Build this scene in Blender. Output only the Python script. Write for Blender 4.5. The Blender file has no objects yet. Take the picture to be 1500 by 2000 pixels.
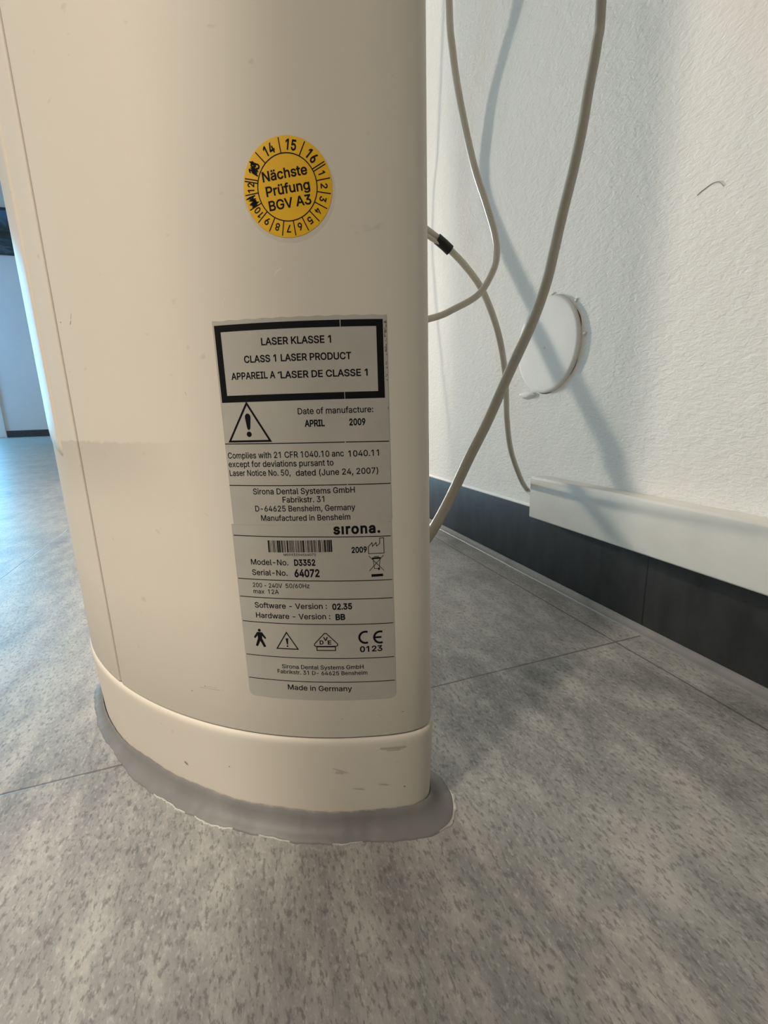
import bpy, bmesh, math, random
from mathutils import Vector, Matrix
from mathutils.geometry import delaunay_2d_cdt

# ------------------------------------------------------------------ scene, camera, light, exposure
scene = bpy.context.scene
C = scene.collection
scene.view_settings.view_transform = 'Standard'
scene.view_settings.look = 'None'
scene.view_settings.gamma = 1.0
scene.view_settings.use_curve_mapping = False
scene.view_settings.exposure = 0.10

CAM_Z = 0.203
PITCH, ROLL, YAW = 0.225120, -0.030509, 0.331495
def make_camera():
    fwd = Vector((math.sin(YAW)*math.cos(PITCH), math.cos(YAW)*math.cos(PITCH), -math.sin(PITCH)))
    right = Vector((math.cos(YAW), -math.sin(YAW), 0))
    up = right.cross(fwd)
    r2 = math.cos(ROLL)*right + math.sin(ROLL)*up
    u2 = -math.sin(ROLL)*right + math.cos(ROLL)*up
    m = Matrix((r2, u2, -fwd)).transposed().to_4x4()
    m.translation = (0, 0, CAM_Z)
    cd = bpy.data.cameras.new('camera')
    cd.sensor_fit = 'VERTICAL'
    cd.sensor_height = 36.0
    cd.lens = 36.0*874.9/2000.0
    cd.clip_start = 0.005
    cam = bpy.data.objects.new('camera', cd)
    cam.matrix_world = m
    C.objects.link(cam)
    scene.camera = cam
make_camera()

world = bpy.data.worlds.new('world')
scene.world = world
world.use_nodes = True
world.node_tree.nodes['Background'].inputs[0].default_value = (0.55, 0.70, 1.0, 1)
world.node_tree.nodes['Background'].inputs[1].default_value = 0.3

def area(name, loc, target, size, watts, col, size_y=None):
    d = bpy.data.lights.new(name, 'AREA')
    d.energy = watts
    d.color = col
    if size_y:
        d.shape = 'RECTANGLE'; d.size = size; d.size_y = size_y
    else:
        d.shape = 'DISK'; d.size = size
    o = bpy.data.objects.new(name, d)
    o.location = loc
    o.rotation_euler = (Vector(target)-Vector(loc)).to_track_quat('-Z', 'Y').to_euler()
    C.objects.link(o)
    return o
WARM = (1.0, 0.90, 0.79)
# ceiling lamps of the room; the first stands beyond the free edge of the added shadow blocker, seen from the column
area('ceiling_lamp_light', (-0.720, -1.00, 3.20), (-0.720, -1.00, 0), 0.08, 96, WARM)
area('ceiling_lamp_light', (-2.35, -0.98, 3.00), (-0.2, 0.1, 0.2), 0.34, 57, (1.0, 0.88, 0.715))
area('ceiling_lamp_light', (-0.55, 2.3, 3.20), (-0.55, 2.3, 0), 0.10, 12, (1.0, 0.90, 0.76))
# light added low beyond the column, brightens the wall and casts cable shadows
dl = area('wall_fill_light', (-0.36, 2.70, 0.58), (0.342, 0.45, 0.35), 0.03, 6.9, (1.0, 0.90, 0.76), 0.09)
dl.data.spread = math.radians(80)
# daylight entering through glazing on the left of the room
db = area('daylight', (-4.45, 6.1, 1.5), (-1.8, 6.75, 1.1), 1.0, 26, (0.20, 0.50, 1.0), 1.8)
db.data.spread = math.radians(90)

# ------------------------------------------------------------------ helpers
def mesh_obj(name, verts, faces, material=None, parent=None, smooth=True, angle=35, uvs=None):
    me = bpy.data.meshes.new(name)
    me.from_pydata([tuple(v) for v in verts], [], faces)
    if uvs is not None:
        uv = me.uv_layers.new(name='UVMap')
        for l in me.loops:
            uv.data[l.index].uv = uvs[l.vertex_index]
    bm = bmesh.new(); bm.from_mesh(me)
    bmesh.ops.recalc_face_normals(bm, faces=bm.faces)
    bm.to_mesh(me); bm.free()
    if smooth:
        me.polygons.foreach_set('use_smooth', [True]*len(me.polygons))
        me.set_sharp_from_angle(angle=math.radians(angle))
    if material: me.materials.append(material)
    o = bpy.data.objects.new(name, me)
    C.objects.link(o)
    if parent: o.parent = parent
    return o

def raw_obj(name, verts, faces, material, parent=None):   # keeps the winding (thin prints)
    me = bpy.data.meshes.new(name)
    me.from_pydata([tuple(v) for v in verts], [], faces)
    me.materials.append(material)
    o = bpy.data.objects.new(name, me)
    C.objects.link(o)
    if parent: o.parent = parent
    return o

def box_obj(name, lo, hi, material, parent=None, bevel=0.0, seg=2):
    bm = bmesh.new()
    bmesh.ops.create_cube(bm, size=1)
    for v in bm.verts:
        v.co = Vector([(lo[i]+hi[i])/2 + v.co[i]*(hi[i]-lo[i]) for i in range(3)])
    if bevel:
        bmesh.ops.bevel(bm, geom=bm.edges[:], offset=bevel, segments=seg, profile=0.5, affect='EDGES')
    me = bpy.data.meshes.new(name); bm.to_mesh(me); bm.free()
    if bevel:
        me.polygons.foreach_set('use_smooth', [True]*len(me.polygons))
        me.set_sharp_from_angle(angle=math.radians(50))
    me.materials.append(material)
    o = bpy.data.objects.new(name, me); C.objects.link(o)
    if parent: o.parent = parent
    return o

def empty(name, loc, label, cat, group=None):
    o = bpy.data.objects.new(name, None)
    o.empty_display_size = 0.05
    o.location = (0, 0, 0)
    C.objects.link(o)
    o['label'] = label; o['category'] = cat
    if group: o['group'] = group
    return o
def tag(o, label, cat):
    o['label'] = label; o['category'] = cat
    return o
def structure(o):
    o['kind'] = 'structure'
    return o

def catmull(pts, n=10):
    P = [Vector(p) for p in pts]
    P = [P[0]*2-P[1]] + P + [P[-1]*2-P[-2]]
    out = []
    for i in range(1, len(P)-2):
        p0, p1, p2, p3 = P[i-1:i+3]
        for k in range(n):
            t = k/n
            out.append(0.5*((2*p1)+(p2-p0)*t+(2*p0-5*p1+4*p2-p3)*t*t+(3*p1-p0-3*p2+p3)*t**3))
    out.append(P[-2])
    return out

def tube(path, r, seg=16, rfun=None):
    verts, faces = [], []
    n = len(path)
    t0 = (path[1]-path[0]).normalized()
    a = Vector((0, 0, 1)) if abs(t0.z) < 0.8 else Vector((1, 0, 0))
    u = t0.cross(a).normalized()
    for i, p in enumerate(path):
        t = (path[min(i+1, n-1)]-path[max(i-1, 0)]).normalized()
        u = (u - t*u.dot(t)).normalized()
        w = t.cross(u)
        rr = r*(rfun(i/(n-1)) if rfun else 1)
        for k in range(seg):
            q = 2*math.pi*k/seg
            verts.append(p + (u*math.cos(q)+w*math.sin(q))*rr)
    for i in range(n-1):
        for k in range(seg):
            faces.append((i*seg+k, i*seg+(k+1) % seg, (i+1)*seg+(k+1) % seg, (i+1)*seg+k))
    faces.append(tuple(range(seg))[::-1])
    faces.append(tuple((n-1)*seg+k for k in range(seg)))
    return verts, faces

# ------------------------------------------------------------------ materials (all node based)
def srgb(r, g, b):
    f = lambda c: (c/255/12.92) if c/255 <= 0.04045 else ((c/255+0.055)/1.055)**2.4
    return (f(r), f(g), f(b), 1)

class Mat:
    def __init__(self, name, base=(0.8, 0.8, 0.8, 1), rough=0.5, spec=0.5):
        self.m = bpy.data.materials.new(name); self.m.use_nodes = True
        self.t = self.m.node_tree; self.b = self.t.nodes['Principled BSDF']
        self.b.inputs['Base Color'].default_value = base
        self.b.inputs['Roughness'].default_value = rough
        self.b.inputs['Specular IOR Level'].default_value = spec
    def n(self, kind, **kw):
        nd = self.t.nodes.new(kind)
        for k, v in kw.items(): setattr(nd, k, v)
        return nd
    def link(self, a, b): self.t.links.new(a, b)
    def coord(self, which='Object', scale=(1, 1, 1), rot=(0, 0, 0)):
        tc = self.n('ShaderNodeTexCoord'); mp = self.n('ShaderNodeMapping')
        mp.inputs['Scale'].default_value = scale; mp.inputs['Rotation'].default_value = rot
        self.link(tc.outputs[which], mp.inputs['Vector'])
        return mp.outputs['Vector']
    def noise(self, vec, scale, detail=3, rough=0.5, dist=0.0):
        nd = self.n('ShaderNodeTexNoise')
        nd.inputs['Scale'].default_value = scale; nd.inputs['Detail'].default_value = detail
        nd.inputs['Roughness'].default_value = rough; nd.inputs['Distortion'].default_value = dist
        self.link(vec, nd.inputs['Vector'])
        return nd.outputs['Fac']
    def ramp(self, fac, stops):
        nd = self.n('ShaderNodeValToRGB'); e = nd.color_ramp.elements
        while len(e) < len(stops): e.new(0.5)
        for i, (p, c) in enumerate(stops):
            e[i].position = p; e[i].color = c if len(c) == 4 else (*c, 1)
        self.link(fac, nd.inputs['Fac'])
        return nd.outputs['Color']
    def mix(self, fac, a, b, mode='MIX'):
        nd = self.n('ShaderNodeMix', data_type='RGBA', blend_type=mode)
        for s, v in ((nd.inputs[0], fac), (nd.inputs[6], a), (nd.inputs[7], b)):
            if hasattr(v, 'is_linked'): self.link(v, s)
            elif isinstance(v, (int, float)): s.default_value = v
            else: s.default_value = v
        return nd.outputs[2]
    def math(self, op, a, b=None, c=None, clamp=False):
        nd = self.n('ShaderNodeMath', operation=op, use_clamp=clamp)
        for i, v in enumerate((a, b, c)):
            if v is None: continue
            if hasattr(v, 'is_linked'): self.link(v, nd.inputs[i])
            else: nd.inputs[i].default_value = v
        return nd.outputs[0]
    def sep(self, vec):
        nd = self.n('ShaderNodeSeparateXYZ'); self.link(vec, nd.inputs[0]); return nd.outputs
    def step(self, v, lo, hi):
        nd = self.n('ShaderNodeMapRange', interpolation_type='SMOOTHSTEP')
        nd.inputs['From Min'].default_value = lo; nd.inputs['From Max'].default_value = hi
        self.link(v, nd.inputs['Value'])
        return nd.outputs['Result']
    def bump(self, h, strength, dist=0.001):
        nd = self.n('ShaderNodeBump')
        nd.inputs['Strength'].default_value = strength; nd.inputs['Distance'].default_value = dist
        self.link(h, nd.inputs['Height']); self.link(nd.outputs['Normal'], self.b.inputs['Normal'])
    def color(self, c): self.link(c, self.b.inputs['Base Color'])

def mat_cream(name, tone=(0.655, 0.597, 0.512), dark_band=False, rough=0.55):
    M = Mat(name, (*tone, 1), rough, 0.35)
    v = M.coord('Object')
    n = M.noise(v, 9, 2)
    c = M.ramp(n, [(0.3, [t*0.975 for t in tone]), (0.7, [min(1, t*1.02) for t in tone])])
    # small scuffs and dirt specks
    d = M.noise(M.coord('Object', (1, 1, 1.6)), 85, 2, 0.6)
    c = M.mix(M.math('MULTIPLY', M.step(d, 0.69, 0.76), 0.22), c, (*[t*0.45 for t in tone], 1))
    if dark_band:
        # darker band: level, slightly ragged upper edge, fading downwards and to the right
        uv = M.n('ShaderNodeUVMap').outputs[0]
        s = M.sep(uv)
        w = M.noise(uv, 190, 2, 0.5)
        zz = M.math('ADD', s[1], M.math('MULTIPLY', M.math('SUBTRACT', w, 0.5), 0.0035))
        below = M.math('SUBTRACT', 1.0, M.step(zz, 0.1912, 0.1925))
        fade = M.step(s[1], 0.150, 0.192)
        side = M.math('SUBTRACT', 1.0, M.step(s[0], 0.105, 0.190))
        f = M.math('MULTIPLY', M.math('MULTIPLY', below, M.math('MULTIPLY', fade, side)), 0.36)
        c = M.mix(f, c, (tone[0]*0.52, tone[1]*0.51, tone[2]*0.50, 1))
    M.color(c)
    M.bump(M.noise(v, 900, 2), 0.05, 0.0004)
    return M.m

def mat_plain(name, col, rough=0.5, spec=0.5, var=0.0, scale=20, bump=0.0):
    M = Mat(name, col, rough, spec)
    v = M.coord('Object')
    n = M.noise(v, scale, 3)
    a = [c*(1-var) for c in col[:3]]; b = [min(1, c*(1+var)) for c in col[:3]]
    M.color(M.ramp(n, [(0.3, a), (0.7, b)]))
    if bump: M.bump(M.noise(v, scale*12, 2), bump, 0.0005)
    return M.m

def mat_plaster():
    M = Mat('plaster_paint', (0.80, 0.79, 0.765, 1), 0.75, 0.25)
    v = M.coord('Object', (1, 1, 1))
    vd = M.coord('Object', (1, 0.62, 1.25), (0.6, 0, 0))
    c = M.ramp(M.noise(v, 6, 3), [(0.3, (0.79, 0.77, 0.735)), (0.7, (0.825, 0.81, 0.78))])
    M.color(c)
    n1 = M.noise(vd, 250, 4, 0.62, 0.5)
    n2 = M.noise(v, 55, 2, 0.5)
    h = M.math('ADD', n1, M.math('MULTIPLY', n2, 0.6))
    M.bump(h, 0.50, 0.0022)
    return M.m

def mat_floor():
    M = Mat('grey_vinyl_tile', (0.3, 0.3, 0.29, 1), 0.42, 0.45)
    v = M.coord('Object')
    vs = M.coord('Object', (1.0, 0.40, 1), (0, 0, 0.10))
    x, y, _ = M.sep(v)
    big = M.noise(v, 6, 4, 0.6, 0.3)
    base = M.ramp(big, [(0.30, (0.172, 0.169, 0.163)), (0.50, (0.252, 0.246, 0.232)), (0.70, (0.350, 0.335, 0.306))])
    mid = M.noise(vs, 55, 5, 0.68)
    base = M.mix(M.math('MULTIPLY', M.step(mid, 0.44, 0.66), 0.60), base, (0.42, 0.402, 0.368, 1))
    base = M.mix(M.math('MULTIPLY', M.math('SUBTRACT', 1.0, M.step(mid, 0.32, 0.47)), 0.45), base, (0.125, 0.124, 0.122, 1))
    sp = M.noise(vs, 520, 4, 0.66)
    base = M.mix(M.math('MULTIPLY', M.step(sp, 0.50, 0.63), 0.62), base, (0.095, 0.094, 0.092, 1))
    sp2 = M.noise(M.coord('Object', (1, 0.5, 1), (0, 0, 0.3)), 640, 3, 0.6)
    base = M.mix(M.math('MULTIPLY', M.step(sp2, 0.52, 0.68), 0.40), base, (0.47, 0.455, 0.42, 1))
    # joints of the 60 cm tiles
    def line(c, off):
        f = M.math('FRACT', M.math('DIVIDE', M.math('ADD', c, 6.0-off), 0.6))
        d = M.math('MULTIPLY', M.math('ABSOLUTE', M.math('SUBTRACT', M.math('FRACT', M.math('ADD', f, 0.5)), 0.5)), 0.6)
        return M.math('SUBTRACT', 1.0, M.step(d, 0.00035, 0.0011))
    j = M.math('MAXIMUM', line(x, 0.302), line(y, 0.2694))
    base = M.mix(M.math('MULTIPLY', j, 0.75), base, (0.07, 0.068, 0.062, 1))
    M.color(base)
    h = M.math('SUBTRACT', M.math('MULTIPLY', sp, -0.6), M.math('MULTIPLY', j, 0.8))
    M.bump(h, 0.30, 0.0012)
    r = M.n('ShaderNodeMapRange'); M.link(sp, r.inputs['Value'])
    r.inputs['To Min'].default_value = 0.28; r.inputs['To Max'].default_value = 0.46
    M.link(r.outputs['Result'], M.b.inputs['Roughness'])
    return M.m

def mat_skirting():
    M = Mat('anthracite_skirting', (0.04, 0.042, 0.045, 1), 0.42, 0.5)
    n = M.noise(M.coord('Object', (1, 1, 0.35)), 60, 4, 0.6)
    n2 = M.noise(M.coord('Object'), 9, 2)
    c = M.ramp(n, [(0.3, (0.016, 0.0165, 0.0175)), (0.7, (0.038, 0.039, 0.041))])
    c = M.mix(M.math('MULTIPLY', n2, 0.4), c, (0.026, 0.027, 0.03, 1))
    y = M.sep(M.coord('Object'))[1]
    d = M.math('ABSOLUTE', M.math('SUBTRACT', y, 0.276))
    j = M.math('SUBTRACT', 1.0, M.step(d, 0.0004, 0.0010))
    M.color(M.mix(j, c, (0.008, 0.008, 0.009, 1)))
    M.bump(M.math('SUBTRACT', n, j), 0.15, 0.0008)
    return M.m

def mat_emit(name, col, strength):
    M = Mat(name, (*col, 1), 0.2)
    M.b.inputs['Emission Color'].default_value = (*col, 1)
    M.b.inputs['Emission Strength'].default_value = strength
    return M.m

CREAM = mat_cream('cream_lacquer', dark_band=True)
CREAM_PLINTH = mat_cream('cream_plinth_lacquer', rough=0.58)
CREAM_DARK = mat_plain('cream_inner_frame', (0.10, 0.082, 0.062, 1), 0.7, var=0.05)
LABEL = mat_plain('label_silver_white', (0.425, 0.40, 0.355, 1), 0.5, 0.4, var=0.04, scale=60)
INK = mat_plain('black_print', (0.004, 0.004, 0.005, 1), 0.7, 0.15)
YELLOW = mat_plain('yellow_vinyl', (0.80, 0.445, 0.010, 1), 0.5, 0.3, var=0.04, scale=40)
SEALANT = mat_plain('grey_silicone', (0.172, 0.166, 0.158, 1), 0.5, 0.4, var=0.12, scale=40, bump=0.1)
FLAKE = mat_plain('pale_adhesive_residue', (0.42, 0.41, 0.37, 1), 0.6, var=0.15, scale=90, bump=0.3)
PLASTER = mat_plaster()
WALLPAINT = mat_plain('white_wall_paint', (0.58, 0.57, 0.55, 1), 0.7, 0.3, var=0.02, scale=5)
BLOCKER = mat_plain('grey_blocker', (0.20, 0.185, 0.165, 1), 0.7, var=0.02)
FLOOR = mat_floor()
SKIRT = mat_skirting()
DUCT = mat_plain('white_duct_plastic', (0.66, 0.645, 0.60, 1), 0.38, 0.5, var=0.05, scale=30)
CABLE_GREY = mat_plain('grey_beige_cable_sheath', (0.335, 0.305, 0.25, 1), 0.45, 0.45, var=0.04, scale=60)
CABLE_WHITE = mat_plain('cream_cable_sheath', (0.56, 0.53, 0.455, 1), 0.35, 0.5, var=0.04, scale=60)
TAPE = mat_plain('black_tape', (0.008, 0.008, 0.009, 1), 0.45, 0.4)
CAULK = mat_plain('white_caulk', (0.85, 0.85, 0.83, 1), 0.5)

# ------------------------------------------------------------------ the room
WX = 0.342                       # plane of the wall on the right
X0, Y0, Y1, ZC = -4.6, -2.6, 6.9, 3.4
structure(box_obj('floor', (X0-0.1, Y0-0.1, -0.05), (WX+0.1, Y1+0.1, 0.0), FLOOR))
structure(box_obj('ceiling', (X0-0.1, Y0-0.1, ZC), (WX+0.1, Y1+0.1, ZC+0.05), WALLPAINT))
structure(box_obj('wall_right', (WX, Y0-0.1, 0), (WX+0.1, Y1+0.1, ZC), PLASTER))
structure(box_obj('wall_back', (X0-0.1, Y0-0.1, 0), (WX, Y0, ZC), WALLPAINT))
# unseen panel added behind the camera to shade the column's right part and floor
structure(box_obj('shadow_blocker', (-0.325, -0.45, 0), (WX, -0.35, ZC), BLOCKER))
structure(box_obj('wall_left', (X0-0.1, Y0, 0), (X0, Y1, ZC), WALLPAINT))
# far wall with the opening of a glazed door at its left
structure(box_obj('wall_far', (-2.62, Y1, 0), (WX, Y1+0.1, ZC), WALLPAINT))
structure(box_obj('wall_far_header', (X0, Y1, 2.35), (-2.62, Y1+0.1, ZC), WALLPAINT))
bs = box_obj('baseboard_right', (0.3385, -0.35, 0), (WX, Y1-0.014, 0.083), SKIRT, bevel=0.0006)
structure(bs)
structure(box_obj('baseboard_far', (-2.555, Y1-0.012, 0), (0.3385, Y1, 0.082), SKIRT))
def caulk():
    ys = [-0.35+i*0.02 for i in range(int((Y1-0.02+0.35)/0.02))]
    verts, faces = [], []
    prof = [(0.3389, 0.0830), (0.3387, 0.0843), (0.3402, 0.0852), (0.3420, 0.0860)]
    rnd = random.Random(4)
    for y in ys:
        k = rnd.uniform(-0.00025, 0.00025)
        for x, z in prof: verts.append((x, y, z+k*(z > 0.0831)))
    for i in range(len(ys)-1):
        for k in range(3): faces.append((i*4+k, i*4+k+1, i*4+5+k, i*4+4+k))
    structure(mesh_obj('trim_1', verts, faces, CAULK))
caulk()
def wall_bead():
    ys = [-0.35+i*0.012 for i in range(int((Y1-0.03+0.35)/0.012))]
    prof = [(0.3385, 0.0056), (0.3372, 0.0050), (0.3355, 0.0036), (0.3332, 0.0021), (0.3308, 0.0012), (0.3302, 0.0)]
    rnd = random.Random(8)
    verts, faces = [], []
    off = 0
    for y in ys:
        off = off*0.8+rnd.uniform(-0.0002, 0.0002)
        for k, (x, z) in enumerate(prof): verts.append((x+(off if k > 1 else 0), y, z+(off*0.5 if 0 < k < 5 else 0)))
    m = len(prof)
    for i in range(len(ys)-1):
        for k in range(m-1): faces.append((i*m+k, i*m+k+1, i*m+m+1+k, i*m+m+k))
    structure(mesh_obj('trim_2', verts, faces, SEALANT))
wall_bead()
# glazed door to the outside in the far wall, bright with daylight
DAY = mat_emit('daylight_glass', (0.17, 0.66, 1.0), 8.0)
FRAME = mat_plain('white_door_frame', (0.72, 0.74, 0.76, 1), 0.4, var=0.02)
d1 = structure(box_obj('door_1', (-4.5, Y1+0.02, 0.12), (-2.74, Y1+0.05, 2.28), DAY))
for lo, hi in (((-2.74, Y1-0.02, 0), (-2.56, Y1+0.08, 2.35)), ((-4.6, Y1-0.02, 0), (-4.5, Y1+0.08, 2.35)),
               ((-4.5, Y1-0.02, 2.28), (-2.74, Y1+0.08, 2.35)), ((-4.5, Y1, 0.0), (-2.74, Y1+0.06, 0.12))):
    box_obj('door_frame', lo, hi, FRAME, d1, bevel=0.004)

# picture band high on the far wall
def picture():
    M = Mat('dark_landscape_print', rough=0.5)
    v = M.coord('Object', (1, 1, 3.0))
    n = M.noise(v, 3.2, 4, 0.6, 0.6)
    z = M.sep(M.coord('Object'))[2]
    c = M.ramp(n, [(0.40, (0.004, 0.007, 0.010)), (0.52, (0.012, 0.03, 0.035)), (0.62, (0.05, 0.085, 0.11))])
    c = M.mix(M.math('MULTIPLY', M.step(z, 2.40, 2.50), 0.75), c, (0.07, 0.14, 0.24, 1))
    M.color(c)
    t = empty('picture', (0, 0, 0), 'dark landscape picture above the white lower wall at the far end of the room', 'picture')
    box_obj('print', (-2.55, Y1-0.02, 2.09), (-0.6, Y1-0.002, 2.56), M.m, t)
    box_obj('frame', (-2.56, Y1-0.03, 2.56), (-0.6, Y1-0.002, 2.585), mat_plain('navy_frame', (0.008, 0.018, 0.05, 1), 0.4), t)
picture()

# ------------------------------------------------------------------ the column: plan outline in millimetres
PA = Vector((-106.0, 351.0)); PE = Vector((0.6654222, -0.74646721)); PN = Vector((-0.74646721, -0.6654222))
PQ = (-2.40337234e-08, 9.74163180e-06, -3.33590997e-03, 5.55547185e-01, 9.06544795e-02)
def bez(b0, b1, b2, b3, n, skip=True):
    out = []
    for i in range(1 if skip else 0, n+1):
        t = i/n
        out.append(Vector(b0)*(1-t)**3+Vector(b1)*3*t*(1-t)**2+Vector(b2)*3*t*t*(1-t)+Vector(b3)*t**3)
    return out
front = []
LCH = math.hypot(156, 175)
for i in range(100):
    u = LCH*i/99
    v = (((PQ[0]*u+PQ[1])*u+PQ[2])*u+PQ[3])*u+PQ[4]
    front.append(PA+PE*u+PN*v)
front += bez((50.07, 176.06), (68, 170.8), (84, 168.5), (84.3, 185), 36)
back = bez((84.3, 185), (84.4, 192), (81, 199), (76.5, 204), 10)
e0 = Vector((76.5, 204)); e1 = Vector((-92, 391))
back += [e0+(e1-e0)*i/30 for i in range(1, 31)]
back += bez((-92, 391), (-101, 400), (-112.5, 377), (-106.09, 350.93), 16)[:-1]
OUT = front+back                                  # closed, counter-clockwise seen from above
NO = len(OUT)
ARC = [0.0]
for i in range(1, NO): ARC.append(ARC[-1]+(OUT[i]-OUT[i-1]).length)
TOTAL = ARC[-1]+(OUT[0]-OUT[-1]).length
NRM = []
for i in range(NO):
    t = (OUT[(i+1) % NO]-OUT[i-1]).normalized()
    NRM.append(Vector((t.y, -t.x)))
def plan(s, off=0.0):
    """point of the outline at arc length s (mm), moved outwards by off (mm)"""
    s = s % TOTAL
    import bisect
    i = min(max(bisect.bisect_right(ARC, s)-1, 0), NO-1)
    j = (i+1) % NO
    seg = (ARC[j] if j else TOTAL)-ARC[i]
    k = (s-ARC[i])/seg if seg else 0
    p = OUT[i].lerp(OUT[j], k); n = NRM[i].lerp(NRM[j], k).normalized()
    return p+n*off
def surf(s, z, off=0.0):
    p = plan(s, off)
    return Vector((p.x/1000, p.y/1000, z/1000))

column = empty('dental_machine', (0, 0, 0), 'tall cream column of a dental machine with curved front, yellow sticker and rating labels', 'machine')
column['kind'] = 'thing'
BODY_Z0, BODY_Z1 = 52.2, 2300.0
SEAM = 86.6

def panel(name, s0, s1, parent, material):
    """sheet from arc s0 to s1, its vertical edges rolled inwards"""
    prof = []
    n = max(2, int((s1-s0)/2.2))
    R = 1.1
    for a in (0, 30, 60): prof.append((s0+R-R*math.cos(math.radians(a)), -R+R*math.sin(math.radians(a))))
    for i in range(n+1): prof.append((s0+R+(s1-s0-2*R)*i/n, 0.0))
    for a in (60, 30, 0): prof.append((s1-R+R*math.cos(math.radians(a)), -R+R*math.sin(math.radians(a))))
    prof = [(s0, -4.0)]+prof+[(s1, -4.0)]
    zs = [(BODY_Z0, -0.7), (BODY_Z0+0.35, -0.2), (BODY_Z0+0.8, 0), (120, 0), (250, 0), (420, 0), (800, 0), (1500, 0), (BODY_Z1, 0)]
    verts, faces, uvs = [], [], []
    for z, dz in zs:
        for s, o in prof:
            verts.append(surf(s, z, o+dz)); uvs.append((s/1000, z/1000))
    m = len(prof)
    for i in range(len(zs)-1):
        for k in range(m-1): faces.append((i*m+k, i*m+k+1, i*m+m+k+1, i*m+m+k))
    return mesh_obj(name, verts, faces, material, parent, uvs=uvs)
mid_back = (ARC[len(front)+20])
panel('front_panel', SEAM+1.35, mid_back, column, CREAM)
panel('side_panel', mid_back-TOTAL+0.8, SEAM-1.35, column, CREAM)
def core():
    verts, faces = [], []
    N = 160
    for z in (46, BODY_Z1-1):
        for i in range(N): verts.append(surf(TOTAL*i/N, z, -3.4))
    for i in range(N): faces.append((i, (i+1) % N, N+(i+1) % N, N+i))
    faces.append(tuple(range(N, 2*N)))
    mesh_obj('inner_frame', verts, faces, CREAM_DARK, column)
core()
def plinth():
    prof = [(1.5, -1.2), (8.0, -1.0), (20, -0.5), (35, 0.2), (45, 0.65), (48.3, 0.8), (49.6, 0.72), (50.6, 0.45), (51.3, 0.0), (51.65, -0.6), (51.7, -1.4), (51.7, -3.2)]
    N = 260
    verts, faces = [], []
    for z, o in prof:
        for i in range(N): verts.append(surf(TOTAL*i/N, z, o))
    for k in range(len(prof)-1):
        for i in range(N): faces.append((k*N+i, k*N+(i+1) % N, (k+1)*N+(i+1) % N, (k+1)*N+i))
    mesh_obj('plinth', verts, faces, CREAM_PLINTH, column, angle=60)
plinth()
def edge_strip():
    """thin protective strip stuck over the left corner, its lower end cut aslant"""
    s0, s1 = -8.0, 57.4
    n = 34
    prof = [(s1-(s1-s0)*i/n) for i in range(n+1)]
    def zb(s):
        d = s1-s
        return 183.9+4.6*min(1, d/19.0)**0.8+max(0, d-19)*0.45
    verts, faces, uvs = [], [], []
    rows = 14
    for i, s in enumerate(prof):
        o = 0.85 if i > 0 else 0.70
        b = zb(s)
        zz = [b, b+0.25]+[b+0.25+(1500-b)*(j/(rows-2))**2.2 for j in range(1, rows-1)]
        for j, z in enumerate(zz):
            verts.append(surf(s, z, o-(0.25 if j == 0 else 0))); uvs.append((s/1000, z/1000))
        verts.append(surf(s, b, 0.0)); uvs.append((s/1000, b/1000))
    m = rows+1
    for i in range(n):
        for j in range(rows-1): faces.append((i*m+j, i*m+j+1, (i+1)*m+j+1, (i+1)*m+j))
        faces.append((i*m+rows, i*m, (i+1)*m, (i+1)*m+rows))
    # long edge facing the seam
    k0 = len(verts)
    for j in range(rows):
        verts.append(surf(s1+1.0, verts[j].z*1000, 0.0)); uvs.append((s1/1000, verts[j].z))
    for j in range(rows-1): faces.append((k0+j, k0+j+1, j+1, j))
    mesh_obj('edge_strip', verts, faces, CREAM_STRIP, column, uvs=uvs, angle=50)
CREAM_STRIP = mat_cream('cream_edge_strip', (0.655, 0.585, 0.490), rough=0.36)
edge_strip()

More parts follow.
